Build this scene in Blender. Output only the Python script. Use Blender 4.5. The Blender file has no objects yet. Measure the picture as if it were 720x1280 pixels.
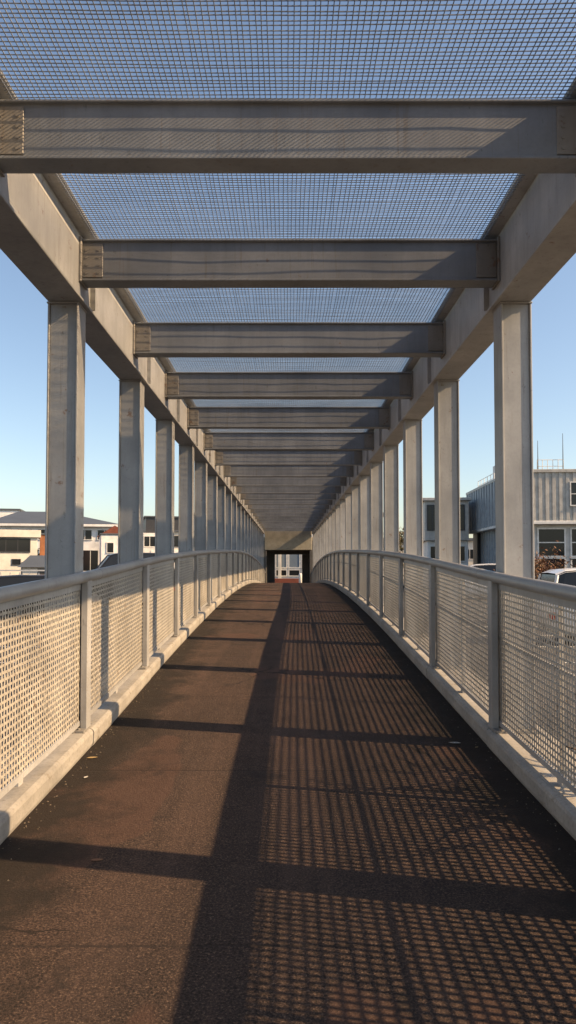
import bpy, math, random
import numpy as np
from mathutils import Vector, Matrix
random.seed(7); RNG = np.random.default_rng(11)
C = bpy.context.scene.collection
S = 2.064            # metres in one regular bay
EYE = 1.80
R = math.radians

# ------------------------------------------------------------------ mesh helper
class MB:
    def __init__(self):
        self.v = []; self.f = []; self.n = 0
    def add(self, verts, faces):
        verts = np.asarray(verts, float).reshape(-1, 3)
        self.v.append(verts)
        n = self.n
        self.f.extend([tuple(i + n for i in f) for f in faces])
        self.n += len(verts)
    def box(self, x0, x1, y0, y1, z0, z1):
        v = [(x0,y0,z0),(x1,y0,z0),(x1,y1,z0),(x0,y1,z0),(x0,y0,z1),(x1,y0,z1),(x1,y1,z1),(x0,y1,z1)]
        self.add(v, [(0,3,2,1),(4,5,6,7),(0,1,5,4),(1,2,6,5),(2,3,7,6),(3,0,4,7)])
    def bbox(self, x0, x1, y0, y1, z0, z1, b=.006):
        # box with chamfered edges
        vs = []; idx = {}
        X = (x0,x1); Y = (y0,y1); Z = (z0,z1)
        def vid(i,j,k,a):
            key = (i,j,k,a)
            if key not in idx:
                p = [X[i], Y[j], Z[k]]
                d = [(1,-1)[i]*b, (1,-1)[j]*b, (1,-1)[k]*b]
                for t in range(3):
                    if t != a: p[t] += d[t]
                idx[key] = len(vs); vs.append(p)
            return idx[key]
        F = []
        for a in range(3):
            for s in range(2):
                q = []
                for (u, w) in ((0,0),(1,0),(1,1),(0,1)):
                    c = [0,0,0]; c[a] = s; c[(a+1)%3] = u; c[(a+2)%3] = w
                    q.append(vid(*c, a))
                F.append(q if s else q[::-1])
        for a in range(3):                      # edge strips, edge runs along a
            b1, b2 = (a+1)%3, (a+2)%3
            for u in range(2):
                for w in range(2):
                    c0 = [0,0,0]; c0[b1] = u; c0[b2] = w; c1 = c0[:]; c1[a] = 1
                    q = [vid(*c0,b1), vid(*c1,b1), vid(*c1,b2), vid(*c0,b2)]
                    F.append(q if (u ^ w) else q[::-1])
        for i in range(2):
            for j in range(2):
                for k in range(2):
                    q = [vid(i,j,k,0), vid(i,j,k,1), vid(i,j,k,2)]
                    F.append(q if (i+j+k) % 2 else q[::-1])
        self.add(vs, F)
    def sweep(self, pts, hu, hv):
        # rectangular bar along pts; hu, hv half vectors of the section
        pts = np.asarray(pts, float); hu = np.asarray(hu, float); hv = np.asarray(hv, float)
        n = len(pts)
        v = np.stack([pts-hu-hv, pts+hu-hv, pts+hu+hv, pts-hu+hv], 1).reshape(-1,3)
        F = [(0,3,2,1), (4*n-4,4*n-3,4*n-2,4*n-1)]
        for i in range(n-1):
            a = 4*i; b = a+4
            F += [(a,a+1,b+1,b),(a+1,a+2,b+2,b+1),(a+2,a+3,b+3,b+2),(a+3,a,b,b+3)]
        self.add(v, F)
    def tube(self, pts, r, k=10, cap=True):
        pts = [Vector(p) for p in pts]; n = len(pts)
        rs = r if hasattr(r, '__len__') else [r]*n
        V = []; F = []
        up = None
        for i, p in enumerate(pts):
            t = (pts[min(i+1,n-1)] - pts[max(i-1,0)]).normalized()
            if up is None:
                up = Vector((0,0,1)) if abs(t.z) < .9 else Vector((1,0,0))
            a = t.cross(up).normalized(); bb = a.cross(t).normalized(); up = bb
            for j in range(k):
                th = 2*math.pi*j/k
                V.append(p + (a*math.cos(th) + bb*math.sin(th))*rs[i])
        for i in range(n-1):
            for j in range(k):
                j2 = (j+1) % k
                F.append((i*k+j, i*k+j2, (i+1)*k+j2, (i+1)*k+j))
        if cap:
            F.append(tuple(range(k))[::-1]); F.append(tuple((n-1)*k+j for j in range(k)))
        self.add([tuple(v) for v in V], F)
    def prism_y(self, prof, ys, zf=None):
        # profile [(x,z)...] carried along ys, lifted by zf(y)
        k = len(prof); V = []; F = []
        for y in ys:
            dz = zf(y) if zf else 0
            for (x, z) in prof: V.append((x, y, z + dz))
        for i in range(len(ys)-1):
            for j in range(k):
                j2 = (j+1) % k
                F.append((i*k+j, (i+1)*k+j, (i+1)*k+j2, i*k+j2))
        F.append(tuple(range(k))); F.append(tuple((len(ys)-1)*k+j for j in range(k))[::-1])
        self.add(V, F)
    def hexbolt(self, p, axis, r=.014, h=.012):
        p = Vector(p); a = Vector(axis)
        self.tube([p, p + a*h], r, 6)
    def build(self, name, mat, parent=None, smooth=False, M=None):
        v = np.concatenate(self.v) if self.v else np.zeros((0,3))
        if M is not None:
            v = (np.asarray(M.to_3x3()) @ v.T).T + np.asarray(M.translation)
        if parent is not None: v = v - np.asarray(parent.location)
        me = bpy.data.meshes.new(name)
        me.from_pydata(v.tolist(), [], self.f)
        me.update()
        if smooth: me.polygons.foreach_set('use_smooth', [True]*len(me.polygons))
        me.materials.append(mat)
        o = bpy.data.objects.new(name, me); C.objects.link(o)
        if parent is not None: o.parent = parent
        return o

def tag(o, label, cat, group=None, kind=None):
    o['label'] = label; o['category'] = cat
    if group: o['group'] = group
    if kind: o['kind'] = kind
    return o
def thing(name, loc, label, cat, group=None):
    o = bpy.data.objects.new(name, None); C.objects.link(o); o.location = loc
    o.empty_display_size = .2
    return tag(o, label, cat, group)
def struct(o, kind='structure'):
    o['kind'] = kind; return o

ORD = ['first','second','third','fourth','fifth','sixth','seventh','eighth','ninth','tenth','eleventh','twelfth','thirteenth',
       'fourteenth','fifteenth','sixteenth','seventeenth','eighteenth','nineteenth','twentieth','twenty-first','twenty-second','twenty-third','twenty-fourth']

# ------------------------------------------------------------------ materials
class NT:
    def __init__(self, name):
        self.m = bpy.data.materials.new(name); self.m.use_nodes = True
        self.t = self.m.node_tree; self.b = self.t.nodes['Principled BSDF']
    def n(self, typ, **kw):
        x = self.t.nodes.new(typ)
        for k, v in kw.items(): setattr(x, k, v)
        return x
    def l(self, a, b): self.t.links.new(a, b)
    def pos(self, scale=(1,1,1)):
        g = self.n('ShaderNodeNewGeometry'); mp = self.n('ShaderNodeMapping')
        mp.inputs['Scale'].default_value = scale
        self.l(g.outputs['Position'], mp.inputs['Vector']); return mp.outputs[0]
    def noise(self, vec, scale, detail=4, rough=.55):
        x = self.n('ShaderNodeTexNoise'); x.inputs['Scale'].default_value = scale
        x.inputs['Detail'].default_value = detail; x.inputs['Roughness'].default_value = rough
        self.l(vec, x.inputs['Vector']); return x.outputs['Fac']
    def ramp(self, fac, stops):
        x = self.n('ShaderNodeValToRGB'); e = x.color_ramp.elements
        while len(e) < len(stops): e.new(.5)
        for i, (p, c) in enumerate(stops):
            e[i].position = p
            e[i].color = (c if hasattr(c, '__len__') else (c,c,c)) + ((1,) if not hasattr(c,'__len__') or len(c)==3 else ())
        self.l(fac, x.inputs[0]); return x.outputs[0]
    def mix(self, fac, a, b, mode='MIX'):
        x = self.n('ShaderNodeMix', data_type='RGBA', blend_type=mode)
        for sock, val in ((x.inputs[0], fac), (x.inputs[6], a), (x.inputs[7], b)):
            if hasattr(val, 'links'): self.l(val, sock)
            elif hasattr(val, '__len__'): sock.default_value = tuple(val) + (1,)
            else: sock.default_value = val
        return x.outputs[2]
    def math(self, op, a, b=0):
        x = self.n('ShaderNodeMath', operation=op)
        for i, val in enumerate((a, b)):
            if hasattr(val, 'links'): self.l(val, x.inputs[i])
            else: x.inputs[i].default_value = val
        return x.outputs[0]
    def bump(self, h, strength=.3, dist=.01):
        x = self.n('ShaderNodeBump'); x.inputs['Strength'].default_value = strength; x.inputs['Distance'].default_value = dist
        self.l(h, x.inputs['Height']); self.l(x.outputs[0], self.b.inputs['Normal'])
    def col(self, c):
        if hasattr(c, 'links'): self.l(c, self.b.inputs['Base Color'])
        else: self.b.inputs['Base Color'].default_value = tuple(c) + (1,)
    def rough(self, r):
        if hasattr(r, 'links'): self.l(r, self.b.inputs['Roughness'])
        else: self.b.inputs['Roughness'].default_value = r

def steel(name, base, rust=.62, rough=.5, metallic=.0, streak=.25, rustcol=(.16,.085,.045)):
    k = NT(name)
    p = k.pos(); ps = k.pos((14,14,1.2))
    big = k.noise(p, 2.2, 5); st = k.noise(ps, 1.0, 4); fine = k.noise(p, 45, 3)
    dark = tuple(x*.72 for x in base); light = tuple(min(1,x*1.12) for x in base)
    c = k.mix(k.ramp(big, [(.3,0.0),(.7,1.0)]), dark, light)
    c = k.mix(k.math('MULTIPLY', k.ramp(st, [(.48,0.0),(.75,1.0)]), streak), c, tuple(x*.45 for x in base))
    c = k.mix(k.math('MULTIPLY', k.ramp(fine, [(.45,0.0),(.8,1.0)]), .25), c, tuple(x*.6 for x in base))
    rn = k.noise(p, 9, 6, .7)
    rm = k.ramp(rn, [(rust,0.0),(rust+.06,1.0)])
    c = k.mix(k.math('MULTIPLY', rm, .75), c, rustcol)
    pr = k.pos((30,30,1.6)); run = k.noise(pr, 1.0, 5, .65)
    c = k.mix(k.math('MULTIPLY', k.ramp(run, [(.58,0.0),(.68,1.0)]), .35), c, (.15,.115,.085))
    pd = k.pos((9,9,5)); drip = k.noise(pd, 2.4, 5, .7)
    c = k.mix(k.math('MULTIPLY', k.ramp(drip, [(.64,0.0),(.69,1.0)]), .5), c, tuple(x*.35 for x in base))
    oi = k.n('ShaderNodeObjectInfo')
    c = k.mix(1.0, c, k.ramp(oi.outputs['Random'], [(0,(.84,.83,.81)),(.5,(1,.985,.96)),(1,(1.0,1.0,1.0))]), 'MULTIPLY')
    k.col(c); k.rough(k.ramp(big, [(.2,rough-.1),(.8,rough+.15)])); k.b.inputs['Metallic'].default_value = metallic
    k.bump(k.math('ADD', fine, k.math('MULTIPLY', rn, .6)), .12, .004)
    return k.m
def plain(name, c, rough=.6, metallic=0, var=.18, scale=6):
    k = NT(name); p = k.pos(); n = k.noise(p, scale, 5)
    k.col(k.mix(k.ramp(n, [(.3,0.0),(.7,1.0)]), tuple(x*(1-var) for x in c), tuple(min(1,x*(1+var*.5)) for x in c)))
    k.rough(rough); k.b.inputs['Metallic'].default_value = metallic
    return k.m
def glass_dark(name, c=(.015,.017,.02), rough=.12):
    k = NT(name); k.col(c); k.rough(rough); k.b.inputs['Specular IOR Level'].default_value = .35
    return k.m

M_column = steel('column_paint', (.345,.355,.365), rust=.63)
M_beam   = steel('beam_paint', (.245,.268,.30), rust=.66, streak=.3)
M_girder = steel('girder_paint', (.41,.42,.43), rust=.63, streak=.35)
M_plate  = steel('plate_rusty', (.27,.26,.245), rust=.6)
M_rail   = steel('rail_paint', (.33,.335,.34), rust=.68, rough=.36)
M_post   = steel('post_paint', (.35,.35,.345), rust=.68)
M_mesh   = steel('fence_mesh_metal', (.44,.41,.355), rust=.62, rough=.5, streak=.3)
M_roofmesh = steel('roof_mesh_wire', (.30,.33,.37), rust=.7, rough=.45, metallic=.3)
def concrete(name, base, scale=1.0, stain=.5, moss=None):
    k = NT(name); p = k.pos()
    a = k.noise(p, 3*scale, 6, .62); b = k.noise(p, 40*scale, 4, .6); d = k.noise(p, 160*scale, 2)
    c = k.mix(k.ramp(a, [(.28,0.0),(.72,1.0)]), tuple(x*.68 for x in base), tuple(x*1.1 for x in base))
    c = k.mix(k.math('MULTIPLY', k.ramp(b, [(.5,0.0),(.78,1.0)]), stain), c, tuple(x*.42 for x in base))
    if moss:
        mm = k.noise(p, 5.5*scale, 6, .7)
        c = k.mix(k.ramp(mm, [(.6,0.0),(.7,.7)]), c, moss)
    k.col(c); k.rough(.85)
    k.bump(k.math('ADD', k.math('MULTIPLY', b, .7), k.math('MULTIPLY', d, .5)), .35, .006)
    return k.m
M_kerb = concrete('kerb_concrete', (.34,.32,.285), 1.0, .6, (.14,.11,.07))
M_lintel = concrete('lintel_concrete', (.36,.33,.26), .8, .5)
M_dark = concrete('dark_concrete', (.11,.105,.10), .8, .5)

def deck_mat():
    k = NT('deck_surfacing'); p = k.pos()
    agg = k.noise(p, 105, 4, .75); agg2 = k.noise(p, 42, 4, .7)
    big = k.noise(p, .9, 6, .6); mid = k.noise(p, 5, 6, .65)
    c = k.mix(k.ramp(big, [(.3,0.0),(.7,1.0)]), (.040,.028,.023), (.082,.051,.039))
    c = k.mix(k.ramp(mid, [(.35,.55),(.62,0.0)]), c, (.052,.036,.029))
    c = k.mix(k.ramp(agg, [(.41,.95),(.52,0.0)]), c, (.012,.010,.009))
    c = k.mix(k.ramp(agg, [(.57,0.0),(.68,.8)]), c, (.23,.16,.115))
    c = k.mix(k.ramp(agg2, [(.55,0.0),(.75,.35)]), c, (.05,.04,.034))
    # worn lane streaks that run along the deck
    ps = k.pos((3.0,.16,1)); st = k.noise(ps, 1.0, 5, .6)
    c = k.mix(k.ramp(st, [(.5,0.0),(.75,.35)]), c, (.16,.10,.075))
    pt = k.noise(k.pos((.8,.55,1)), 1.1, 3, .5)
    c = k.mix(k.ramp(pt, [(.585,0.0),(.60,.5)]), c, (.092,.050,.036))
    sp = k.noise(p, 2.1, 5, .75)
    c = k.mix(k.ramp(sp, [(.60,0.0),(.68,.65)]), c, (.022,.018,.016))
    vo = k.n('ShaderNodeTexVoronoi', feature='DISTANCE_TO_EDGE'); vo.inputs['Scale'].default_value = .55
    wv = k.n('ShaderNodeVectorMath', operation='ADD'); nz = k.n('ShaderNodeTexNoise'); nz.inputs['Scale'].default_value = 3.0; nz.inputs['Detail'].default_value = 6
    k.l(p, nz.inputs['Vector']); sc_ = k.n('ShaderNodeVectorMath', operation='SCALE'); sc_.inputs['Scale'].default_value = .5
    k.l(nz.outputs['Color'], sc_.inputs[0]); k.l(p, wv.inputs[0]); k.l(sc_.outputs[0], wv.inputs[1]); k.l(wv.outputs[0], vo.inputs['Vector'])
    ck = k.math('MULTIPLY', k.ramp(vo.outputs['Distance'], [(.002,1.0),(.007,0.0)]), k.ramp(k.noise(p, .8, 2), [(.48,0.0),(.56,.9)]))
    c = k.mix(ck, c, (.010,.008,.007))
    # grime gathered along the kerbs
    sep = k.n('ShaderNodeSeparateXYZ'); g = k.n('ShaderNodeNewGeometry'); k.l(g.outputs['Position'], sep.inputs[0])
    ax = k.math('ABSOLUTE', sep.outputs[0])
    e = k.math('ADD', ax, k.math('MULTIPLY', k.math('SUBTRACT', k.noise(p, 3.0, 6, .7), .5), 1.5))
    c = k.mix(k.ramp(k.math('SUBTRACT', e, .3), [(.66,0.0),(1.0,.9)]), c, (.020,.016,.013))
    # joints across the deck
    w = k.math('ADD', sep.outputs[1], k.math('MULTIPLY', k.math('SUBTRACT', k.noise(p, 2.5, 3), .5), .05))
    fr = k.math('FRACT', k.math('DIVIDE', w, S)); dd = k.math('ABSOLUTE', k.math('SUBTRACT', fr, .37))
    jl = k.ramp(dd, [(.0,.7),(.006,0.0)])
    c = k.mix(jl, c, (.02,.016,.014))
    k.col(c); k.rough(k.ramp(mid, [(.3,.95),(.7,.8)]))
    k.b.inputs['Specular IOR Level'].default_value = .25
    h = k.math('ADD', k.math('MULTIPLY', agg, .9), k.math('MULTIPLY', agg2, .5))
    h = k.math('SUBTRACT', h, k.math('MULTIPLY', jl, .5))
    k.bump(h, 1.0, .012)
    return k.m
M_deck = deck_mat()

def deck(y):
    z = max(-.5, min(23.2, y/S))
    return .18*z - .00762*z*z + .075*.25*math.log(1 + math.exp((2.6-z)/.25)) if z < 8 else .18*z - .00762*z*z

# ------------------------------------------------------------------ world and sun
sc = bpy.context.scene
wd = bpy.data.worlds.new('World'); sc.world = wd; wd.use_nodes = True
AZ = R(12); ELAT = R(34)           # sun to the right, a little behind; its height seen along the bridge
sd = Vector((math.cos(AZ), -math.sin(AZ), math.tan(ELAT)*math.cos(AZ))).normalized()
el = math.asin(sd.z); rot = math.atan2(sd.x, sd.y)
nt = wd.node_tree; bg = nt.nodes['Background']
sky = nt.nodes.new('ShaderNodeTexSky'); sky.sky_type = 'NISHITA'; sky.sun_disc = False
sky.sun_elevation = el; sky.sun_rotation = rot; sky.altitude = 50
sky.air_density = 1.0; sky.dust_density = 1.3; sky.ozone_density = 0.0
nt.links.new(sky.outputs[0], bg.inputs[0]); bg.inputs[1].default_value = .108
sl = bpy.data.lights.new('sun', 'SUN'); sl.energy = 5.0; sl.angle = R(.5); sl.color = (1,.68,.375)
so = bpy.data.objects.new('sun', sl); C.objects.link(so)
so.rotation_euler = (-sd).to_track_quat('-Z', 'Y').to_euler(); so.location = (20,-5,20)
sc.view_settings.view_transform = 'Standard'; sc.view_settings.look = 'None'
sc.view_settings.exposure = 0.86; sc.view_settings.gamma = 1.0; sc.view_settings.use_curve_mapping = False

# ------------------------------------------------------------------ camera
cam = bpy.data.cameras.new('camera'); co = bpy.data.objects.new('camera', cam); C.objects.link(co)
cam.sensor_fit = 'VERTICAL'; cam.sensor_height = 36; cam.lens = 36*900/1280
PITCH = R(2.0)
cam.shift_y = (705-640 - 900*math.tan(PITCH))/1280
cam.shift_x = 0.0
co.location = (-.012, 0, EYE); co.rotation_euler = (R(90)+PITCH, 0, 0)
cam.clip_end = 6000; cam.clip_start = .05
sc.camera = co

# ------------------------------------------------------------------ ground, deck, kerbs
m = MB(); m.add([(-3000,-3000,-.14),(3000,-3000,-.14),(3000,3000,-.14),(-3000,3000,-.14)], [(0,1,2,3)])
struct(m.build('ground', concrete('ground_earth', (.13,.115,.09), .15, .4)))
m = MB()
for (a, b) in ((-60,-2.6),(2.6,60)):
    m.add([(a,2,-.13),(b,2,-.13),(b,75,-.13),(a,75,-.13)], [(0,1,2,3)])
struct(m.build('car_park', concrete('asphalt', (.06,.058,.056), .6, .4)))
m = MB()
for sx in (-1,1):
    for k in range(12):
        y = 6 + k*2.7; xa, xb = sorted((sx*5.2, sx*9.6))
        m.add([(xa,y,-.126),(xb,y,-.126),(xb,y+.1,-.126),(xa,y+.1,-.126)], [(0,1,2,3)])
struct(m.build('bay_marking', plain('road_paint', (.7,.7,.66), .7)))

ys_deck = np.arange(-1.6, 52.6, .5)
m = MB(); m.prism_y([(-1.94,-.26),(-1.94,-.012),(1.94,-.012),(1.94,-.26)], ys_deck, deck)
struct(m.build('bridge_slab', M_kerb))
m = MB()
ydk = np.arange(-1.5, 52.51, .5)
V = []; F = []
xs = np.linspace(-1.50, 1.50, 9)
for i, y in enumerate(ydk):
    for x in xs: V.append((x, y, deck(y) + .004))
n = len(xs)
for i in range(len(ydk)-1):
    for j in range(n-1):
        F.append((i*n+j, i*n+j+1, (i+1)*n+j+1, (i+1)*n+j))
m.add(V, F); struct(m.build('walkway', M_deck))
KH = .135
def rail_h(y):
    u = min(1, max(0, (y/S - 2.2)/7)); return 1.315 - .15*u*u*(3-2*u)
ZC = [1.42, 2.59, 3.70, 4.73, 5.74] + [6.7 + .99*i for i in range(17)]      # columns, in bays
ZB = [1.785, 2.57, 3.47, 4.38, 5.36] + [6.4 + i for i in range(17)]                                                   # roof beams
for sx in (-1,1):
    m = MB()
    Zj = [.12, .95] + ZC + [23.0]
    for a, b in zip(Zj[:-1], Zj[1:]):
        y0, y1 = a*S + .006 + .1, b*S - .006 + .1
        d = random.uniform(-.004,.004)
        prof = [(1.483,0),(1.472,.03),(1.470,KH-.03),(1.477,KH-.011),(1.495,KH),(1.90,KH-.004),(1.915,KH-.02),(1.915,-.2)]
        prof = [(sx*(x+d), z+d*.5) for x, z in prof]
        if sx > 0: prof = prof[::-1]
        m.prism_y(prof, np.linspace(y0, y1, 6), deck)
    o = m.build('kerb', M_kerb); struct(o)

# ------------------------------------------------------------------ columns, posts, fences
SIDE = {-1: 'sunlit railing', 1: 'shaded railing'}
G_bot, G_top = EYE+1.97, EYE+2.49
def column(sx, z, label):
    yc = z*S + .1; zb = deck(yc) + KH
    t = thing('steel_column', (sx*1.655, yc, zb), label, 'column', 'steel columns along the ' + SIDE[sx])
    def X(a, b): return sorted((sx*(a+.055), sx*(b+.055)))
    m = MB(); m.bbox(*X(1.5475,1.7475), yc-.088, yc+.088, zb+.012, G_bot-.012, .004); m.build('shaft', M_column, t)
    for (a, b) in ((1.533,1.547),(1.748,1.762)):
        m = MB(); m.bbox(*X(a,b), yc-.103, yc+.103, zb+.012, G_bot-.012, .003); m.build('flange', M_column, t)
    m = MB(); m.bbox(*X(1.52,1.79), yc-.14, yc+.14, zb-.01, zb+.014, .003)
    for dy in (-.12,.12):
        for x in (1.56,1.73): m.hexbolt((sx*(x+.055), yc+dy, zb+.013), (0,0,1), .015, .018)
    m.build('base_plate', M_plate, t)
    m = MB(); m.bbox(*X(1.527,1.768), yc-.112, yc+.112, G_bot-.014, G_bot-.001, .003); m.build('cap_plate', M_column, t)
def post(sx, z, label):
    yc = z*S + .1; zb = deck(yc) + KH
    t = thing('railing_post', (sx*1.475, yc, zb), label, 'railing post', 'posts of the ' + SIDE[sx])
    def X(a, b): return sorted((sx*(a+.060), sx*(b+.060)))
    zt = deck(yc) + rail_h(yc) - .06
    m = MB(); m.bbox(*X(1.447,1.496), yc-.055, yc+.055, zb+.004, zt, .004)
    m.build('flat_bar', M_post, t)
    m = MB(); m.bbox(*X(1.4535,1.4895), yc-.05, yc+.05, zt+.0005, zt+.022, .003); m.build('rail_bracket', M_post, t)
    m = MB(); m.bbox(*X(1.445,1.53), yc-.135, yc+.135, zb-.008, zb+.012, .003)
    for dy in (-.105,.105): m.hexbolt((sx*1.550, yc+dy, zb+.011), (0,0,1), .011, .014)
    m.build('foot_plate', M_plate, t)
PB, PT = .19, 1.235              # mesh panel bottom and top above the deck
def fence_panel(sx, za, zb_, near, label):
    y0 = za*S + .1 + .062; y1 = zb_*S + .1 - .062; ym = (y0+y1)/2
    t = thing('fence_panel', (sx*1.5700, ym, deck(ym)+KH), label, 'fence panel', 'mesh panels of the ' + SIDE[sx])
    dk = np.vectorize(deck); hy = lambda y: np.vectorize(rail_h)(y) - .075 - PB      # mesh height at y
    PT = float(rail_h(ym)) - .075
    pitch = .040
    ncol = int(round((y1-y0)/pitch)); nrow = int(round((PT-PB)/pitch))
    dy = (y1-y0)/ncol; dz = (PT-PB)/nrow
    m = MB()
    amp = .0016 if near else 0
    if near:
        yy = y0 + dy*(np.arange(ncol+1))
        for r in range(nrow+1):
            jig = RNG.normal(0,.0011,len(yy))
            x = 1.5680 + amp*np.where((np.arange(ncol+1)+r)%2, 1, -1)
            P = np.stack([sx*x, yy, dk(yy)+PB+hy(yy)*r/nrow+jig], 1)
            m.sweep(P, (0,0,.0072+RNG.normal(0,.0005)), (.0011,0,0))
        for c in range(ncol+1):
            zz = PB + float(hy(yy[c]))/nrow*np.arange(nrow+1)
            yc = yy[c] + RNG.normal(0,.0009,len(zz))
            x = 1.5680 - amp*np.where((np.arange(nrow+1)+c)%2, 1, -1)
            P = np.stack([sx*x, yc, deck(yy[c]) + zz], 1)
            m.sweep(P, (0,.0088+RNG.normal(0,.0005),0), (.0011,0,0))
    else:
        yy = np.linspace(y0, y1, 5)
        for r in range(nrow+1):
            m.sweep(np.stack([np.full(5, sx*1.5665), yy, dk(yy)+PB+hy(yy)*r/nrow], 1), (0,0,.0072), (.0012,0,0))
        for c in range(ncol+1):
            y = y0+dy*c; d = deck(y)
            m.sweep([(sx*1.5700,y,d+PB),(sx*1.5700,y,d+PB+float(hy(y)))], (0,.0088,0), (.0012,0,0))
    m.build('wire_mesh', M_mesh, t)
    yy = np.linspace(y0-.02, y1+.02, 7)
    def bar(x, h, hw, hh, name):
        m = MB(); m.sweep(np.stack([np.full(7, sx*x), yy, dk(yy)+h+(hy(yy)+PB-PT if name == 'shadow_top_frame' else 0)], 1), (0,0,hh), (hw,0,0)); m.build(name, M_post, t)
    bar(1.5680, PB-.004, .009, .018, 'bottom_frame')
    bar(1.5680, PT-.012, .007, .048, 'shadow_top_frame')  # frame added and deepened to widen the handrail's shadow on the deck
    bar(1.5785, .80, .005, .011, 'stiffener_bar')
    d = deck(ym); x0, x1 = sorted((sx*1.5760, sx*1.6020))
    m = MB(); m.bbox(x0, x1, ym-.016, ym+.016, d+KH, d+PT+.02, .002)
    m.bbox(*sorted((sx*1.5660, sx*1.6600)), ym-.035, ym+.035, d+KH-.008, d+KH+.05, .003)
    m.build('middle_stay', M_post, t)

for sx in (-1,1):
    rail = SIDE[sx]
    for i, z in enumerate(ZC):
        if i == 0:
            lc = 'grey steel column beside the photographer, last before the ones in view, behind the ' + rail
            lp = 'flat steel railing post beside the photographer on the ' + rail
        else:
            lc = f'grey weathered steel column behind the {rail}, {ORD[i-1]} one counted from the photographer'
            lp = f'flat steel post under the handrail of the {rail}, {ORD[i-1]} counted from the photographer'
        column(sx, z, lc); post(sx, z, lp)
    zz = [.5] + ZC + [23.0]
    for i, (a, b) in enumerate(zip(zz[:-1], zz[1:])):
        if i == 0: lab = f'woven metal mesh panel right beside the photographer in the {rail}'
        else: lab = f'woven metal mesh panel in the {rail}, {ORD[i-1]} one counted from the photographer'
        fence_panel(sx, a, b, i < 8, lab)
    # handrail
    ys = np.arange(.4, 23.0*S+.1, .25)
    m = MB(); m.tube([(sx*1.534, y, deck(y)+rail_h(y)-.042) for y in ys], .042, 16)
    for z in ZC[1::2]:
        y = z*S + .42; m.tube([(sx*1.534, y+d, deck(y+d)+rail_h(y+d)-.042) for d in (0,.014)], .0438, 16)
    o = m.build('handrail', M_rail, None, True)
    tag(o, ('round pale handrail in full sun running over the sunlit mesh railing' if sx < 0 else 'round grey handrail running over the shaded mesh railing'), 'handrail')

# ------------------------------------------------------------------ roof steel
for sx in (-1,1):
    y0, y1 = .2, 23.0*S
    t = thing('roof_girder', (sx*1.655, y0, G_bot), ('long steel roof girder with sun on its inner web, over the sunlit railing columns' if sx < 0 else
              'long steel roof girder with shaded inner web, over the shaded railing columns'), 'girder')
    def X(a, b): return sorted((sx*a, sx*b))
    m = MB(); m.bbox(*X(1.548,1.815), y0, y1, G_bot, G_bot+.022, .004); m.build('bottom_flange', M_girder, t)
    m = MB(); m.box(*X(1.570,1.585), y0+.002, y1-.002, G_bot+.022, G_top-.02); m.build('web', M_girder, t)
    m = MB(); m.bbox(*X(1.455,1.815), y0, y1, G_top-.02, G_top, .004); m.build('top_flange', M_girder, t)
    for z in ZC:
        yc = z*S+.1; m = MB()
        m.box(*X(1.530,1.5698), yc+.155, yc+.165, G_bot+.0225, G_top-.0205)
        m.build('stiffener', M_girder, t)

B_bot, B_top = EYE+2.115, EYE+2.432
def beam(z, label):
    y = z*S; t = thing('roof_beam', (0, y+.075, B_bot), label, 'roof beam', 'steel beams across the walkway roof')
    xe = 1.552
    m = MB(); m.box(-xe, xe, y+.024, y+.126, B_bot+.016, B_top-.014); m.build('web', M_beam, t)
    m = MB(); m.bbox(-xe, xe, y, y+.15, B_bot, B_bot+.016, .003); m.build('bottom_flange', M_beam, t)
    m = MB(); m.bbox(-xe, xe, y, y+.15, B_top-.014, B_top, .003); m.build('top_flange', M_beam, t)
    for sx in (-1,1):
        m = MB()
        m.bbox(*sorted((sx*xe, sx*1.5695)), y-.02, y+.17, B_bot-.01, B_top+.012, .003)
        m.bbox(*sorted((sx*1.40, sx*1.55)), y+.013, y+.0238, B_bot+.03, B_top-.03, .002)
        for k in range(4):
            for xx in (1.43,1.52): m.hexbolt((sx*xx, y+.014, B_bot+.065+k*.058), (0,-1,0), .013, .0045)
        m.build('end_plate', M_plate, t)
for i, z in enumerate(ZB):
    beam(z, f'grey steel roof beam across the walkway, {ORD[i]} one counted from the photographer')

def roof_panel(za, zb_, label, near):
    y0, y1 = za*S + .075, zb_*S + .075
    t = thing('roof_mesh_panel', (0, (y0+y1)/2, B_top), label, 'mesh panel', 'wire mesh panels of the walkway roof')
    pitch = .029; n_y = int(round((y1-y0)/pitch)); n_x = int(round(2.95/pitch))
    hw = .0021; zt = B_top + .008
    m = MB(); k = 14 if near else 4
    for i in range(n_y):
        y = y0 + (i+.5)*(y1-y0)/n_y
        x = np.linspace(-1.475, 1.475, k+1)
        sag = -.018*np.sin(np.pi*((y-y0)/(y1-y0)))*(1-(x/1.475)**2)
        wob = np.cumsum(RNG.normal(0,.0017,k+1)); wob -= np.linspace(wob[0], wob[-1], k+1)
        m.sweep(np.stack([x, y+wob, zt+sag], 1), (0,hw,0), (0,0,.0019))
    for i in range(n_x):
        x = -1.475 + (i+.5)*2.95/n_x
        y = np.linspace(y0+.004, y1-.004, (10 if near else 3)+1)
        sag = -.018*np.sin(np.pi*((y-y0)/(y1-y0)))*(1-(x/1.475)**2)
        wob = np.cumsum(RNG.normal(0,.0017,len(y))); wob -= np.linspace(wob[0], wob[-1], len(y))
        m.sweep(np.stack([x+wob, y, zt+.0040+sag], 1), (hw,0,0), (0,0,.0019))
    m.build('wire_grid', M_roofmesh, t)
zz = [.95] + ZB + [23.0]
for i, (a, b) in enumerate(zip(zz[:-1], zz[1:])):
    lab = ('woven wire roof panel nearest the photographer, before the first roof beam' if i == 0 else
           f'woven wire roof panel just beyond the {ORD[i-1]} roof beam from the photographer')
    roof_panel(a, b, lab, i < 6)

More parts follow.
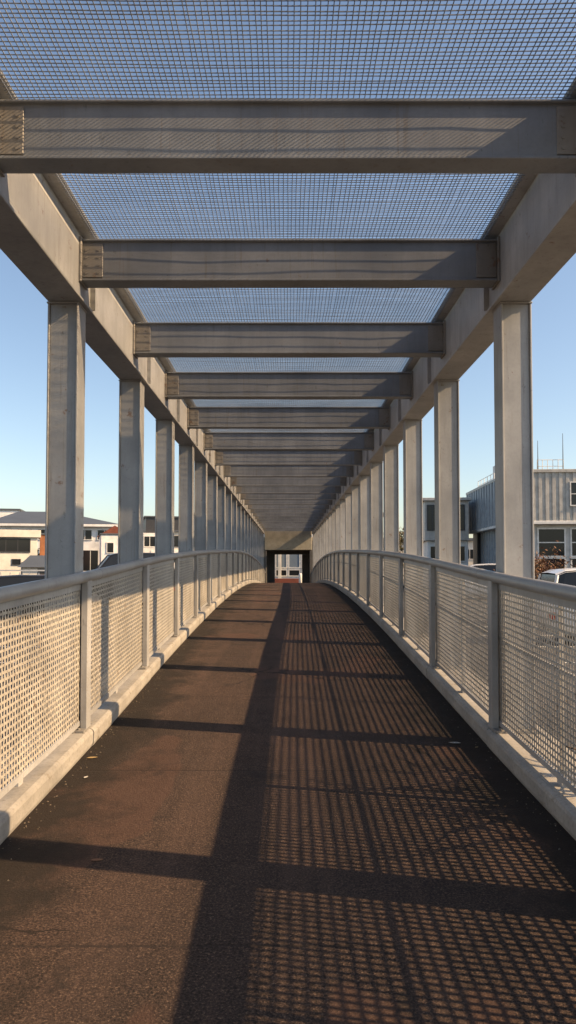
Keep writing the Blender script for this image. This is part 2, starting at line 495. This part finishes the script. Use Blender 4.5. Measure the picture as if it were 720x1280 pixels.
# ------------------------------------------------------------------ portal at the far end
yP = 23.0*S + .02
t = thing('portal', (0, yP, deck(yP)), 'concrete portal with dark square passage at the far end of the walkway', 'portal')
m = MB(); m.bbox(-1.56, 1.56, yP, yP+.5, 1.8+.92, B_bot+.1, .02); m.build('lintel', M_lintel, t)
m = MB(); m.bbox(-1.95,1.95, yP+.51, yP+5.5, 3.35, 3.6, .02); m.build('roof_slab', M_lintel, t)
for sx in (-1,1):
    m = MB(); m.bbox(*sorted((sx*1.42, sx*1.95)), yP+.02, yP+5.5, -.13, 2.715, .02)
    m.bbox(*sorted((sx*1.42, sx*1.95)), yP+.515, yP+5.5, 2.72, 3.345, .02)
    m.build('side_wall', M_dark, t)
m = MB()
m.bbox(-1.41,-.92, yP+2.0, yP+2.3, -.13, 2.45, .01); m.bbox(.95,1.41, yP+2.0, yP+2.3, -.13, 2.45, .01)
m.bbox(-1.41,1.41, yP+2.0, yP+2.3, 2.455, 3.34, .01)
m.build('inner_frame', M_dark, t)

# ------------------------------------------------------------------ buildings
M_white = concrete('white_render', (.80,.79,.76), .3, .12)
M_cream = concrete('cream_render', (.66,.62,.54), .3, .15)
M_roofgrey = plain('slate_roof', (.075,.088,.105), .6, 0, .15, .6)
M_glass = glass_dark('window_glass')
M_frame = plain('window_frame_paint', (.66,.65,.62), .5)
M_darkpanel = plain('dark_panel', (.035,.036,.04), .5)
M_brick = concrete('orange_brick', (.36,.15,.07), .6, .3)
M_red = concrete('red_brick', (.22,.065,.04), .6, .3)
def corrugated(name, base):
    return steel(name, base, rust=.8, rough=.5, streak=.3)
M_clad = corrugated('cladding', (.50,.49,.46))
M_cladblueshade = corrugated('cladding_blue_shade', (.30,.345,.39))  # shade of the side wall put into the colour, bluer and darker

class Bld:
    """a building built in its own frame: x along the front, y into the depth, z up"""
    def __init__(self, name, x, y, ang, label, cat='building'):
        self.t = thing(name, (x, y, -.14), label, cat); self.t.rotation_euler = (0,0,ang)
    def part(self, name, mat, fn, parent=None):
        m = MB(); fn(m)
        o = m.build(name, mat, None); o.parent = parent or self.t
        return o
    def box(self, name, mat, x0, x1, y0, y1, z0, z1, parent=None, b=.02):
        return self.part(name, mat, lambda m: m.bbox(x0,x1,y0,y1,z0,z1,b), parent)
    def window(self, x0, x1, z0, z1, y=0, nv=1, nh=1, fr=.07, frame=None, face='front', x=0):
        # window set on the front (plane y) or on a side wall (plane x, running along y = x0..x1)
        frame = frame or M_frame
        def q(m, a0,a1,c0,c1,d0,d1):
            if face == 'front': m.box(a0,a1,y+d0,y+d1,c0,c1)
            elif face == 'right': m.box(x-d1,x-d0,a0,a1,c0,c1)
            else: m.box(x+d0,x+d1,a0,a1,c0,c1)
        def f(m):
            q(m, x0-fr, x1+fr, z1, z1+fr, -.06, .05); q(m, x0-fr, x1+fr, z0-fr, z0, -.09, .05)
            q(m, x0-fr, x0, z0, z1, -.06, .05); q(m, x1, x1+fr, z0, z1, -.06, .05)
            for i in range(1, nv):
                c = x0+(x1-x0)*i/nv; q(m, c-fr*.4, c+fr*.4, z0, z1, -.04, .05)
            for i in range(1, nh):
                c = z0+(z1-z0)*i/nh; q(m, x0, x1, c-fr*.35, c+fr*.35, -.035, .05)
        w = self.part('window', frame, f)
        self.part('pane', M_glass, lambda m: q(m, x0, x1, z0, z1, -.02, .03), w)
        return w
def corr(m, x0, x1, y0, y1, z0, z1, p=.45, d=.07, axis='x'):
    """ribbed sheet: trapezoid ribs running vertically along a wall"""
    L = (x1-x0) if axis == 'x' else (y1-y0)
    n = max(1, int(L/p)); p = L/n
    prof = []
    for i in range(n):
        a = i*p; prof += [(a, 0),(a+p*.42, 0),(a+p*.5, -d),(a+p*.92, -d)]
    prof.append((L, 0))
    V = []; F = []
    for (a, o) in prof:
        for z in (z0, z1):
            V.append((x0+a, y0+o, z) if axis == 'x' else (x0+o, y0+a, z))
    for i in range(len(prof)-1): F.append((2*i, 2*i+2, 2*i+3, 2*i+1))
    m.add(V, F)

# right-hand clad building: origin at its near corner
b = Bld('clad_building', 15.3, 48.5, R(-3), 'two storey building clad in ribbed grey metal with rooftop railing and antennas')
b.box('upper_wall', M_clad, 0.05, 34, 0.05, 16, 4.85, 8.2)
b.part('cladding', M_clad, lambda m: corr(m, 0, 34, 0, 0, 4.8, 8.1))
b.part('side_cladding', M_cladblueshade, lambda m: corr(m, 0.0, 0, 0, 16, 4.8, 8.1, .9, .16, axis='y'))
b.box('parapet', M_clad, -.16, 34.1, -.16, 16.1, 8.1, 8.32)
b.box('soffit_trim', M_white, -.12, 34.1, -.12, 16.1, 4.62, 4.84)
b.box('ground_floor_wall', M_clad, .7, 34, .5, 15.5, 0, 4.6)
b.part('lower_side_cladding', M_cladblueshade, lambda m: corr(m, .64, 0, .5, 13.2, 0.05, 4.6, .9, .16, axis='y'))
b.box('dark_gap_block', M_darkpanel, .3, .62, 13.6, 15.4, 0, 4.6)  # darkness of a gap put in as a solid dark block
for (a, c, z0, z1, nv, nh) in ((3.7,4.9,5.9,7.4,1,2),(5.2,6.6,5.9,7.4,2,2),(8,9.4,5.9,7.4,2,2),(11,12.4,5.9,7.4,2,2)):
    b.window(a, c, z0, z1, -.08, nv, nh, .08)
for (a, c) in ((1.7,3.4),(3.9,5.3),(5.8,7.4),(8.6,10.6),(11.6,13.6)):
    b.window(a, c, 2.5, 4.3, .5, 1, 2, .1); b.window(a, c, .5, 2.3, .5, 1, 1, .1)
b.box('roof_box', M_white, .9, 1.7, 9, 10.2, 8.33, 9.9)
def railing(m):
    for i in range(6): m.tube([(2.1+i*.36, 2, 8.3),(2.1+i*.36, 2, 9.25)], .025, 6)
    for z in (8.8, 9.25): m.tube([(2.1, 2, z),(3.9, 2, z)], .025, 6)
def side_railing(m):
    for i in range(6): m.tube([(.5, 8+i*1.2, 8.3),(.5, 8+i*1.2, 9.1)], .025, 6)
    m.tube([(.5, 8, 9.1),(.5, 14, 9.1)], .025, 6); m.tube([(.5, 8, 8.7),(.5, 14, 8.7)], .025, 6)
b.part('roof_railing', M_frame, railing); b.part('roof_railing', M_frame, side_railing)
for (x, h) in ((2.12, 10.6),(3.85, 11.1)):
    b.part('antenna', M_darkpanel, lambda m: m.tube([(x,1.9,8.3),(x,1.9,h)], [.04,.015], 6))

b = Bld('annex', 11.4, 60.0, R(-6), 'small grey annex with overhanging upper floor and dark windows beyond the clad building')
b.box('upper_floor', M_clad, 0, 3.6, 0, 7, 3.9, 7.2); b.box('roof', M_clad, -.3, 3.8, -.3, 7.2, 7.21, 7.45)
b.box('lower_floor', M_white, .25, 3.6, .4, 7, 0, 3.89)
b.window(.25, 1.0, 4.8, 6.8, 0, 2, 1, .08, M_darkpanel); b.window(1.4, 3.2, 4.8, 6.8, 0, 2, 1, .08, M_darkpanel)
b.window(.5, 1.5, 2.2, 3.4, .4, 1, 1, .1); b.window(1.9, 3.3, 2.2, 3.4, .4, 1, 1, .1); b.window(.5, 3.2, .4, 1.7, .4, 2, 1, .1)

b = Bld('warehouse', 10.5, 92, R(0), 'long low cream warehouse far beyond the shaded railing columns')
b.box('wall', M_cream, 0, 26, 0, 10, 0, 4.9); b.box('roof', M_roofgrey, -.4, 26.4, -.4, 10.4, 4.91, 5.25)
for i in range(7): b.window(1.2+i*3.5, 3.2+i*3.5, 2.6, 3.8, 0, 2, 1)

# left side
b = Bld('hall', -31.5, 76, R(10), 'large white hall under a broad dark slate grey roof')
b.box('wall', M_white, 0, 13, 0, 16, 0, 6.2)
def hiproof(m):
    x0,x1,y0,y1,z0,z1 = -.6,13.6,-.6,16.6,6.21,8.1
    m.add([(x0,y0,z0),(x1,y0,z0),(x1,y1,z0),(x0,y1,z0),(x0+2,8,z1),(x1-7.5,8,z1)],
          [(0,1,5,4),(1,2,5),(2,3,4,5),(3,0,4),(3,2,1,0)])
b.part('roof', M_roofgrey, hiproof)
b.box('fascia', M_white, -.65, 13.65, -.65, 16.65, 5.95, 6.2)
for i in range(6): b.window(.8+i*2.05, 2.2+i*2.05, 4.6, 5.6, 0, 2, 1, .08)
b.box('door', M_darkpanel, 11.4, 12.7, -.06, .1, 0, 4.0)
for i in range(3): b.window(1.5+i*3.6, 3.9+i*3.6, 1.2, 3.4, 0, 3, 1, .08)

b = Bld('cream_house', -29.3, 55, R(24), 'cream two storey house with dark ribbon window and flat fascia')
b.box('wall', M_cream, 0, 9.6, 0, 6, 0, 4.1); b.box('fascia', M_cream, -.25, 9.85, -.25, 6.25, 4.101, 4.7)
b.window(3.6, 9.0, 2.95, 3.95, 0, 6, 1, .07, M_darkpanel)
for k in range(3): b.window(.8+k*1.6, 1.5+k*1.6, 2.95, 3.9, 0, 1, 1, .06, M_darkpanel, 'right', 9.6)
for k in range(4): b.window(1.4+k*2.1, 2.0+k*2.1, 1.9, 2.3, 0, 1, 1, .05, M_darkpanel)
for k in range(2): b.window(1.0+k*2.1, 1.8+k*2.1, 1.8, 2.25, 0, 1, 1, .05, M_darkpanel, 'right', 9.6)
b.box('door', M_darkpanel, 8.4, 9.2, -.05, .05, 0, 2.1)

b = Bld('brick_shed', -21.4, 62, R(14), 'narrow orange brick block standing behind the cream house')
b.box('wall', M_brick, 0, 1.3, 0, 4, 0, 4.45); b.box('coping', M_roofgrey, -.08, 1.38, -.08, 4.08, 4.451, 4.6)
b.window(.35, .95, 1.0, 2.0, 0, 1, 1, .06)

b = Bld('white_tower_block', -41, 92, R(12), 'plain white block rising at the edge behind the cream house')
b.box('wall', M_white, 0, 6.2, 0, 8, 0, 8.9); b.box('roof', M_roofgrey, -.2, 6.4, -.2, 8.2, 8.901, 9.1)
for k in range(3):
    for j in range(3): b.window(.8+k*1.8, 1.8+k*1.8, 1.2+j*2.6, 2.4+j*2.6, 0, 1, 1)

b = Bld('white_box_house', -15.6, 60, R(16), 'plain white flat roofed box house in front of the dark roofed hall')
b.box('wall', M_white, 0, 2.3, 0, 5, 0, 4.4); b.box('roof', M_roofgrey, -.1, 2.4, -.1, 5.1, 4.401, 4.5)
b.window(.5, 1.0, 2.9, 3.7, 0, 1, 1, .06); b.window(1.3, 1.8, 1.0, 2.2, 0, 1, 1, .06)
b.window(1.0, 2.0, 2.6, 3.6, 0, 2, 1, .06, None, 'right', 2.3)

b = Bld('terrace_house', -18.4, 70, R(12), 'narrow white terrace house with a red brown roof beside the dark roofed hall')
b.box('wall', M_white, 0, 3.0, 0, 5, 0, 4.6)
b.part('roof', M_red, lambda m: m.add([(-.2,-.2,4.601),(3.2,-.2,4.601),(3.2,5.2,4.601),(-.2,5.2,4.601),(1.5,-.2,5.7),(1.5,5.2,5.7)],
       [(0,1,4),(1,2,5,4),(2,3,5),(3,0,4,5),(3,2,1,0)]))
for k in range(2): b.window(.5+k*1.2, 1.2+k*1.2, 2.9, 3.9, 0, 1, 1, .07); b.window(.5+k*1.2, 1.2+k*1.2, .9, 2.0, 0, 1, 1, .07)
b = Bld('stepped_house', -12.6, 66, R(12), 'low white stepped house with dark upper window band behind the sunlit columns')
b.box('wall', M_white, 0, 4.5, 0, 5, 0, 3.2); b.box('upper_storey', M_cream, 1.2, 4.5, .3, 5, 3.201, 4.9); b.box('roof', M_roofgrey, 1.0, 4.7, .1, 5.2, 4.901, 5.05)
b.window(1.5, 4.1, 3.6, 4.5, .3, 4, 1, .06, M_darkpanel); b.window(.6, 1.6, 1.0, 2.3, 0, 1, 1); b.window(2.4, 3.8, 1.0, 2.3, 0, 2, 1)
b = Bld('apartment_block', -16.6, 80, R(14), 'white three storey apartment block with dark rooftop storey and balconies')
b.box('wall', M_white, 0, 8.5, 0, 9, 0, 5.4); b.box('roof_storey', M_darkpanel, .8, 8.3, .6, 8.5, 5.401, 7.2)
b.box('roof', M_roofgrey, .6, 8.5, .4, 8.7, 7.201, 7.35)
for k in range(4):
    b.window(.6+k*2, 1.8+k*2, 3.9, 5.0, 0, 2, 1, .08); b.window(.6+k*2, 1.8+k*2, 1.2, 2.6, 0, 2, 1, .08)
for k in range(2):
    b.box('balcony', M_white, .4+k*4, 3.6+k*4, -1.0, -.07, 3.0, 3.7)

b = Bld('low_shed', -16.6, 45, R(18), 'low shed with dark pitched roof in front of the cream house')
b.box('wall', M_cream, 0, 2.6, 0, 3, 0, 1.75)
b.part('roof', M_roofgrey, lambda m: m.add([(-.3,-.3,1.74),(2.9,-.3,1.74),(2.9,3.3,1.74),(-.3,3.3,1.74),(.4,1.5,2.5),(2.2,1.5,2.5)],
       [(0,1,5,4),(1,2,5),(2,3,4,5),(3,0,4),(3,2,1,0)]))
b.box('door', M_darkpanel, .9, 1.7, -.03, .05, 0, 1.65)

# building seen through the portal
b = Bld('glazed_building', -9, 68, R(0), 'white framed building with tall grey windows seen through the portal')
M_paneblue = glass_dark('pane_grey', (.16,.20,.245), .2)
b.box('wall', M_white, 0, 18, .12, 8, 0, 6.5); b.box('roof', M_roofgrey, -.3, 18.3, -.3, 8.3, 6.501, 6.8)
for k in range(14):
    x0 = .5+k*1.23
    b.window(x0, x0+.95, .85, 1.35, .12, 1, 1, .09, M_frame)
    w = b.window(x0, x0+.95, 1.62, 3.9, .12, 1, 1, .09)
    for ch in w.children: ch.data.materials[0] = M_paneblue
b.box('pillar', M_cream, 8.05, 8.35, -.5, -.2, 0, 6.4)
m = MB(); m.bbox(-3.2,1.1, 58.6, 58.9, -.14, .62, .02)
tag(m.build('low_wall', M_red), 'low red brick wall before the glazed building beyond the portal', 'wall')
m = MB()
m.tube([(.98,57.6,-.14),(.98,57.6,.95),(.98,57.6,1.02),(.98,57.6,1.06)], [.13,.13,.11,.03], 14)
tag(m.build('bollard', M_white, None, True), 'white round bollard at the end of the low red wall', 'bollard')

# ------------------------------------------------------------------ cars
M_tyre = plain('tyre_rubber', (.018,.018,.018), .8); M_rim = plain('alloy', (.45,.45,.46), .35, .8)
M_lamp = plain('lamp_glass', (.7,.7,.72), .15); M_tail = plain('tail_glass', (.35,.02,.02), .2)
def paint(name, c):
    k = NT(name); k.col(c); k.rough(.35); k.b.inputs['Coat Weight'].default_value = .6; k.b.inputs['Coat Roughness'].default_value = .08
    return k.m
def car(loc, ang, mat, label, L=4.3, W=1.78, H=1.48, van=False, name='parked_car'):
    t = thing(name, loc, label, 'van' if van else 'car', 'parked vehicles'); t.rotation_euler = (0,0,ang)
    def part(name, mat, fn, parent=None, smooth=False):
        m = MB(); fn(m); o = m.build(name, mat, None, smooth); o.parent = parent or t; return o
    hw = W/2
    bl = .62*H                                              # belt line
    if van: st = [(0,.50,.60),(.03,.36,.66),(.10,.30,.74),(.22,.24,bl),(.35,.2,bl+.03),(.9,.22,bl+.05),(.98,.3,bl+.02),(1,.45,bl-.1)]
    else:   st = [(0,.42,.58),(.03,.30,.66),(.12,.24,.74),(.28,.2,.86),(.5,.2,.9),(.85,.22,.92),(.96,.3,.90),(1,.42,.74)]
    def body(m):
        V = []; F = []; k = 9
        for i, (u, zb, zt) in enumerate(st):
            x = u*L; e = min(1, .80+.9*min(u, 1-u)/.14*.2)
            w = hw*e
            ring = [(-w*.86,zb),(-w,zb+.18),(-w,zt-.16),(-w*.94,zt-.04),(0,zt+.03),(w*.94,zt-.04),(w,zt-.16),(w,zb+.18),(w*.86,zb)]
            V += [(x, a, b) for a, b in ring]
        for i in range(len(st)-1):
            for j in range(k): F.append((i*k+j, i*k+(j+1)%k, (i+1)*k+(j+1)%k, (i+1)*k+j))
        F.append(tuple(range(k))[::-1]); F.append(tuple((len(st)-1)*k+j for j in range(k)))
        m.add(V, F)
    part('body', mat, body, None, True)
    if van: gh = [(.20,bl-.03,.0),(.34,H-.11,1),(.40,H-.03,1),(.55,H+.01,1),(.80,H,1),(.91,H-.04,1),(.955,H-.13,1),(.985,bl+.0,0)]
    else:   gh = [(.27,.86,0),(.42,H-.05,1),(.55,H,1),(.74,H-.05,1),(.92,.90,0)]
    def green(inset, lo):
        def f(m):
            V = []; F = []
            for (u, z, up) in gh:
                wt = hw*(.74 if up else .9) - inset
                zz = z - (inset if up else 0)
                V += [(u*L, -wt, zz), (u*L, wt, zz)]
            nb = len(gh)
            low = [(gh[0][0]*L, hw*.92-inset), (gh[-1][0]*L, hw*.92-inset)]
            # top skin
            for i in range(nb-1): F.append((2*i, 2*i+1, 2*i+3, 2*i+2))
            # side skins down to the belt
            zb = bl-.08 if van else .84
            base = len(V)
            for (u, z, up) in gh: V += [(u*L, -(hw*.92-inset), zb), (u*L, hw*.92-inset, zb)]
            for i in range(nb-1):
                F.append((2*i, 2*i+2, base+2*i+2, base+2*i)); F.append((2*i+1, base+2*i+1, base+2*i+3, 2*i+3))
            m.add(V, F)
        return f
    part('glasshouse', M_glass, green(.0, 0))
    def roof(m):
        V = []; F = []
        g = [q for q in gh if q[2]]
        us = [(g[0][0]-.005, g[0][1]), *[(q[0], q[1]) for q in g[1:-1]], (g[-1][0]+.005, g[-1][1])]
        for (u, z) in us:
            wt = hw*.76
            V += [(u*L,-wt,z-.03),(u*L,-wt*.85,z+.028),(u*L,0,z+.045),(u*L,wt*.85,z+.028),(u*L,wt,z-.03)]
        for i in range(len(us)-1):
            for j in range(4): F.append((5*i+j, 5*i+j+1, 5*i+5+j+1, 5*i+5+j))
        m.add(V, F)
        for s in (-1,1):      # pillars
            for a, bq in ((0,1),(-1,-2)):
                p0 = Vector((gh[a][0]*L, s*(hw*.9+.004), gh[a][1])); p1 = Vector((gh[bq][0]*L, s*(hw*.74+.006), gh[bq][1]-.01))
                m.tube([p0, p1], .04, 6)
            um = gh[len(gh)//2][0]
            m.tube([(um*L, s*(hw*.92), bl-.05 if van else .86),(um*L, s*(hw*.75), H-.03)], .04, 6)
    part('roof', mat, roof)
    for u in (.19,.80):
        for s in (-1,1):
            w = part('wheel', M_tyre, lambda m: m.tube([(u*L, s*(hw-.22), .31),(u*L, s*(hw-.03), .31),(u*L, s*(hw-.005), .31)], [.31,.31,.27], 20), None)
            part('rim', M_rim, lambda m: m.tube([(u*L, s*(hw-.06), .31),(u*L, s*(hw+.004), .31)], [.2,.19], 14), w)
    for s in (-1,1):
        part('headlight', M_lamp, lambda m: m.bbox(.02*L, .07*L, *sorted((s*hw*.5, s*hw*.86)), .56, .69, .02))
        part('tail_light', M_tail, lambda m: m.bbox(.965*L, 1.0*L, *sorted((s*hw*.6, s*hw*.86)), .6, .78, .02))
        part('mirror', mat, lambda m: m.bbox(.30*L, .34*L, *sorted((s*hw*.96, s*hw*1.12)), .88, 1.02, .02))
P_white = paint('paint_white', (.72,.72,.71)); P_black = paint('paint_black', (.012,.012,.014)); P_navy = paint('paint_navy', (.015,.02,.035))
P_grey = paint('paint_grey', (.20,.205,.21)); P_silver = paint('paint_silver', (.42,.43,.45))
car((10.85,17.6,-.13), R(176), P_white, 'white people carrier parked right outside the shaded railing', 4.6, 1.86, 1.80, True, 'parked_van')
car((-12.9,19.0,-.13), R(10), P_black, 'black estate car parked close outside the sunlit railing', 4.5, 1.8, 1.56)
car((-12.0,25.2,-.13), R(16), P_black, 'black four by four parked between the estate car and the white fence', 4.6, 1.86, 1.5, True, 'parked_car')
car((-14.5,27.0,-.13), R(12), P_navy, 'dark navy car parked by the white fence', 4.4, 1.8, 1.55)
car((-10.4,35.0,-.13), R(20), P_black, 'black delivery van parked beneath the white box house', 4.8, 1.95, 2.45, True, 'parked_van')
car((-9.4,48.0,-.13), R(14), P_silver, 'silver car parked between the sunlit columns far down the walkway', 4.3, 1.78, 1.5)
car((8.5,40.0,-.13), R(-8), P_white, 'white van parked before the shaded blue grey ribbed wall', 4.5, 1.85, 1.9, True, 'parked_van')

# white fence across the car park
t = thing('picket_fence', (-20, 30, -.13), 'low white metal fence beside the parked dark cars', 'fence')
m = MB()
for i in range(34): m.box(-22+i*.4, -22+i*.4+.03, 30, 30.03, -.13, 1.45)
m.build('picket', M_frame, t)
m = MB()
for z in (.3, 1.0, 1.5): m.box(-22.1, -8.6, 29.97, 29.998, z, z+.06)
m.build('cross_rail', M_frame, t)

# ------------------------------------------------------------------ trees
def leaf_mat(name, cols):
    k = NT(name); oi = k.n('ShaderNodeNewGeometry')
    k.col(k.ramp(oi.outputs['Random Per Island'], [(i/(len(cols)-1), c) for i, c in enumerate(cols)]))
    k.rough(.7)
    return k.m
M_bark = concrete('bark', (.10,.075,.055), 2, .5)
L_autumn = leaf_mat('autumn_leaves', [(.10,.035,.018),(.16,.06,.022),(.07,.04,.02),(.20,.09,.03),(.05,.05,.02)])
L_green = leaf_mat('green_leaves', [(.03,.05,.018),(.05,.075,.025),(.07,.09,.03),(.04,.05,.02)])
L_olive = leaf_mat('olive_leaves', [(.06,.06,.02),(.10,.075,.025),(.05,.06,.02),(.13,.07,.025)])
def tree(loc, h, r, mat, label, n=2200, leaf=.09, trunk=.4, name='tree', cat='tree', bush=False, group=None):
    rnd = random.Random(int(abs(loc[0]*100)+loc[1]*7))
    t = thing(name, loc, label, cat, group)
    br = MB(); tips = []
    th = h*trunk
    stems = 1 if not bush else 7
    for s in range(stems):
        a0 = rnd.uniform(0, 6.28); lean = .04 if not bush else .35
        base = Vector((rnd.uniform(-.1,.1)*(bush*2), rnd.uniform(-.1,.1)*(bush*2), 0))
        top = base + Vector((math.cos(a0)*lean*h*.4, math.sin(a0)*lean*h*.4, h*(.72 if not bush else .6)))
        r0 = h*(.022 if not bush else .008)
        pts = [base.lerp(top, u) + Vector((rnd.uniform(-.03,.03)*h*.3, rnd.uniform(-.03,.03)*h*.3, 0))*(u>0) for u in (0,.25,.5,.75,1)]
        br.tube(pts, [r0, r0*.8, r0*.6, r0*.4, r0*.15], 7)
        nb = 16 if not bush else 6
        for i in range(nb):
            u = (trunk*1.2 + (1-trunk*1.2)*rnd.random()) if not bush else rnd.uniform(.3,1)
            k = min(3, int(u*4)); p = pts[k].lerp(pts[k+1], u*4-k) if u < 1 else pts[4]
            a = rnd.uniform(0, 6.28); ln = r*rnd.uniform(.55,1.0)*(1.15-.5*abs(u-.55))
            e = p + Vector((math.cos(a)*ln, math.sin(a)*ln, ln*rnd.uniform(.15,.75)))
            mid = p.lerp(e, .5) + Vector((0,0,-ln*.06))
            br.tube([p, mid, e], [r0*.35, r0*.2, r0*.06], 5)
            for q in (.45,.65,.85,1.0): tips.append(p.lerp(e, q))
        tips += [pts[3], pts[4]]
    br.build('trunk', M_bark, None).parent = t
    lf = MB(); V = []; F = []
    for i in range(n):
        c = rnd.choice(tips) + Vector((rnd.gauss(0,1), rnd.gauss(0,1), rnd.gauss(0,.8)))*r*.13
        u = Vector((rnd.gauss(0,1), rnd.gauss(0,1), rnd.gauss(0,1))).normalized()
        w = u.orthogonal().normalized(); w.rotate(Matrix.Rotation(rnd.uniform(0,6.28), 3, u))
        s = leaf*rnd.uniform(.6,1.3); x = u.cross(w)
        b0 = len(V)
        V += [tuple(c - w*s), tuple(c + x*s*.45 + u*s*.1), tuple(c + w*s), tuple(c - x*s*.45 + u*s*.1)]
        F.append((b0, b0+1, b0+2, b0+3))
    lf.add(V, F); lf.build('crown', mat, None).parent = t
tree((8.35,23.5,-.13), 3.1, 1.05, L_autumn, 'red brown autumn shrub beside the white people carrier', 2600, .05, .25, 'shrub', 'shrub', True)
def bare_shrub():
    rnd = random.Random(5)
    t = thing('bare_shrub', (2.4, 3.75, -.13), 'bare leafless shrub growing close outside the shaded railing', 'shrub')
    m = MB()
    def grow(p, d, ln, r_, lv):
        pts = [p]
        for i in range(4):
            d = (d + Vector((rnd.gauss(0,.16), rnd.gauss(0,.16), rnd.gauss(0,.08)))).normalized(); pts.append(pts[-1] + d*ln/4)
        m.tube(pts, [r_, r_*.85, r_*.7, r_*.55, r_*.4], 5)
        if lv:
            for i in range(3 if lv > 1 else 2):
                q = pts[rnd.choice((2,3,4))]
                grow(q, (d + Vector((rnd.gauss(0,.5), rnd.gauss(0,.6), rnd.gauss(.05,.3)))).normalized(), ln*rnd.uniform(.5,.75), r_*.62, lv-1)
    for i in range(4):
        grow(Vector((2.4+rnd.uniform(-.08,.08), 3.75+rnd.uniform(-.12,.12), -.13)), Vector((rnd.uniform(-.45,.05), rnd.uniform(-.1,.6), 1)).normalized(), .95, .036, 3)
    o = m.build('branches', M_bark, None); o.data.transform(Matrix.Translation(-t.location)); o.parent = t
bare_shrub()
tree((6.2,46,-.13), 5.0, 1.5, L_olive, 'olive and orange tree standing alone far beyond the shaded railing', 2600, .11, .3)
for i, (x, y, h, lab) in enumerate(((-9.0,70,5.2,'round green tree far behind the sunlit columns, nearer the portal'),
                           (-24.5,66,4.6,'green tree behind the brick block'), (19.5,44,3.4,'small green tree before the ribbed front wall'),
                           (6.9,75,6.0,'tall green tree behind the olive tree'))):
    tree((x,y,-.13), h, h*.32, L_green if i != 2 else L_olive, lab, 2600, .13, .3, 'tree', 'tree', False)

# ------------------------------------------------------------------ litter on the deck
def leaf(x, y, s, mat, label, rz, name='dry_leaf', cat='leaf'):
    m = MB(); z = deck(y)+.007
    pr = [(-1,0),(-.6,.32),(-.1,.45),(.5,.3),(1,0),(.5,-.3),(-.1,-.42),(-.6,-.3)]
    ca, sa = math.cos(rz), math.sin(rz)
    top = [(x+s*(a*ca-b_*sa), y+s*(a*sa+b_*ca), z+s*.28*abs(b_)+s*.10*(a*a)+.002) for a, b_ in pr]
    c = (x, y, z+.001); n = len(pr)
    V = [c]+top+[(p[0],p[1],p[2]-.002) for p in top]+[(c[0],c[1],c[2]-.002)]
    F = [(0,1+i,1+(i+1)%n) for i in range(n)] + [(2*n+1, n+1+(i+1)%n, n+1+i) for i in range(n)] + [(1+i, n+1+i, n+1+(i+1)%n, 1+(i+1)%n) for i in range(n)]
    m.add(V, F); tag(m.build(name, mat), label, cat, 'litter on the walkway')
def litter():
    m = MB(); V = []; F = []; rnd = random.Random(3)
    for i in range(900):
        sx = rnd.choice((-1,-1,1)); y = 2 + 28*rnd.random()**1.6
        x = sx*(1.468 - abs(rnd.gauss(0,.06)) - .004); s = rnd.uniform(.002,.009)*(1.5 if rnd.random() < .08 else 1)
        z = deck(y)+.005; a = rnd.uniform(0,6.28); ca, sa = math.cos(a)*s, math.sin(a)*s; h = s*rnd.uniform(.3,.9)
        b = len(V)
        V += [(x+ca,y+sa,z),(x-sa*.6,y+ca*.6,z),(x-ca,y-sa,z),(x+sa*.6,y-ca*.6,z),(x+ca*.2,y+sa*.3,z+h)]
        F += [(b,b+1,b+4),(b+1,b+2,b+4),(b+2,b+3,b+4),(b+3,b,b+4)]
    m.add(V, F); o = m.build('grit', leaf_mat('grit_mix', [(.08,.06,.045),(.16,.12,.08),(.05,.04,.03),(.24,.2,.15)])); o['kind'] = 'stuff'
    o['label'] = 'grit and crumbled leaves gathered along both kerbs'; o['category'] = 'grit'
litter()
M_leafy = plain('leaf_yellow', (.28,.20,.09), .6); M_leafb = plain('leaf_brown', (.15,.075,.04), .6); M_paper = plain('paper', (.36,.34,.31), .7)
leaf(-1.40, 5.15, .038, M_leafy, 'yellow leaf against the kerb under the sunlit railing', .4)
leaf(-1.33, 4.75, .022, M_paper, 'pale paper scrap near the kerb of the sunlit railing', 1.2, 'paper_scrap', 'litter')
leaf(-.94, 3.55, .03, M_leafb, 'brown leaf lying on the open sunlit deck', .2)
leaf(1.25, 5.5, .045, M_paper, 'flattened pale paper scrap in the dark strip by the shaded railing', 2.9, 'paper_scrap', 'litter')
leaf(1.39, 5.4, .02, M_leafy, 'tiny yellow leaf at the kerb of the shaded railing', .8)
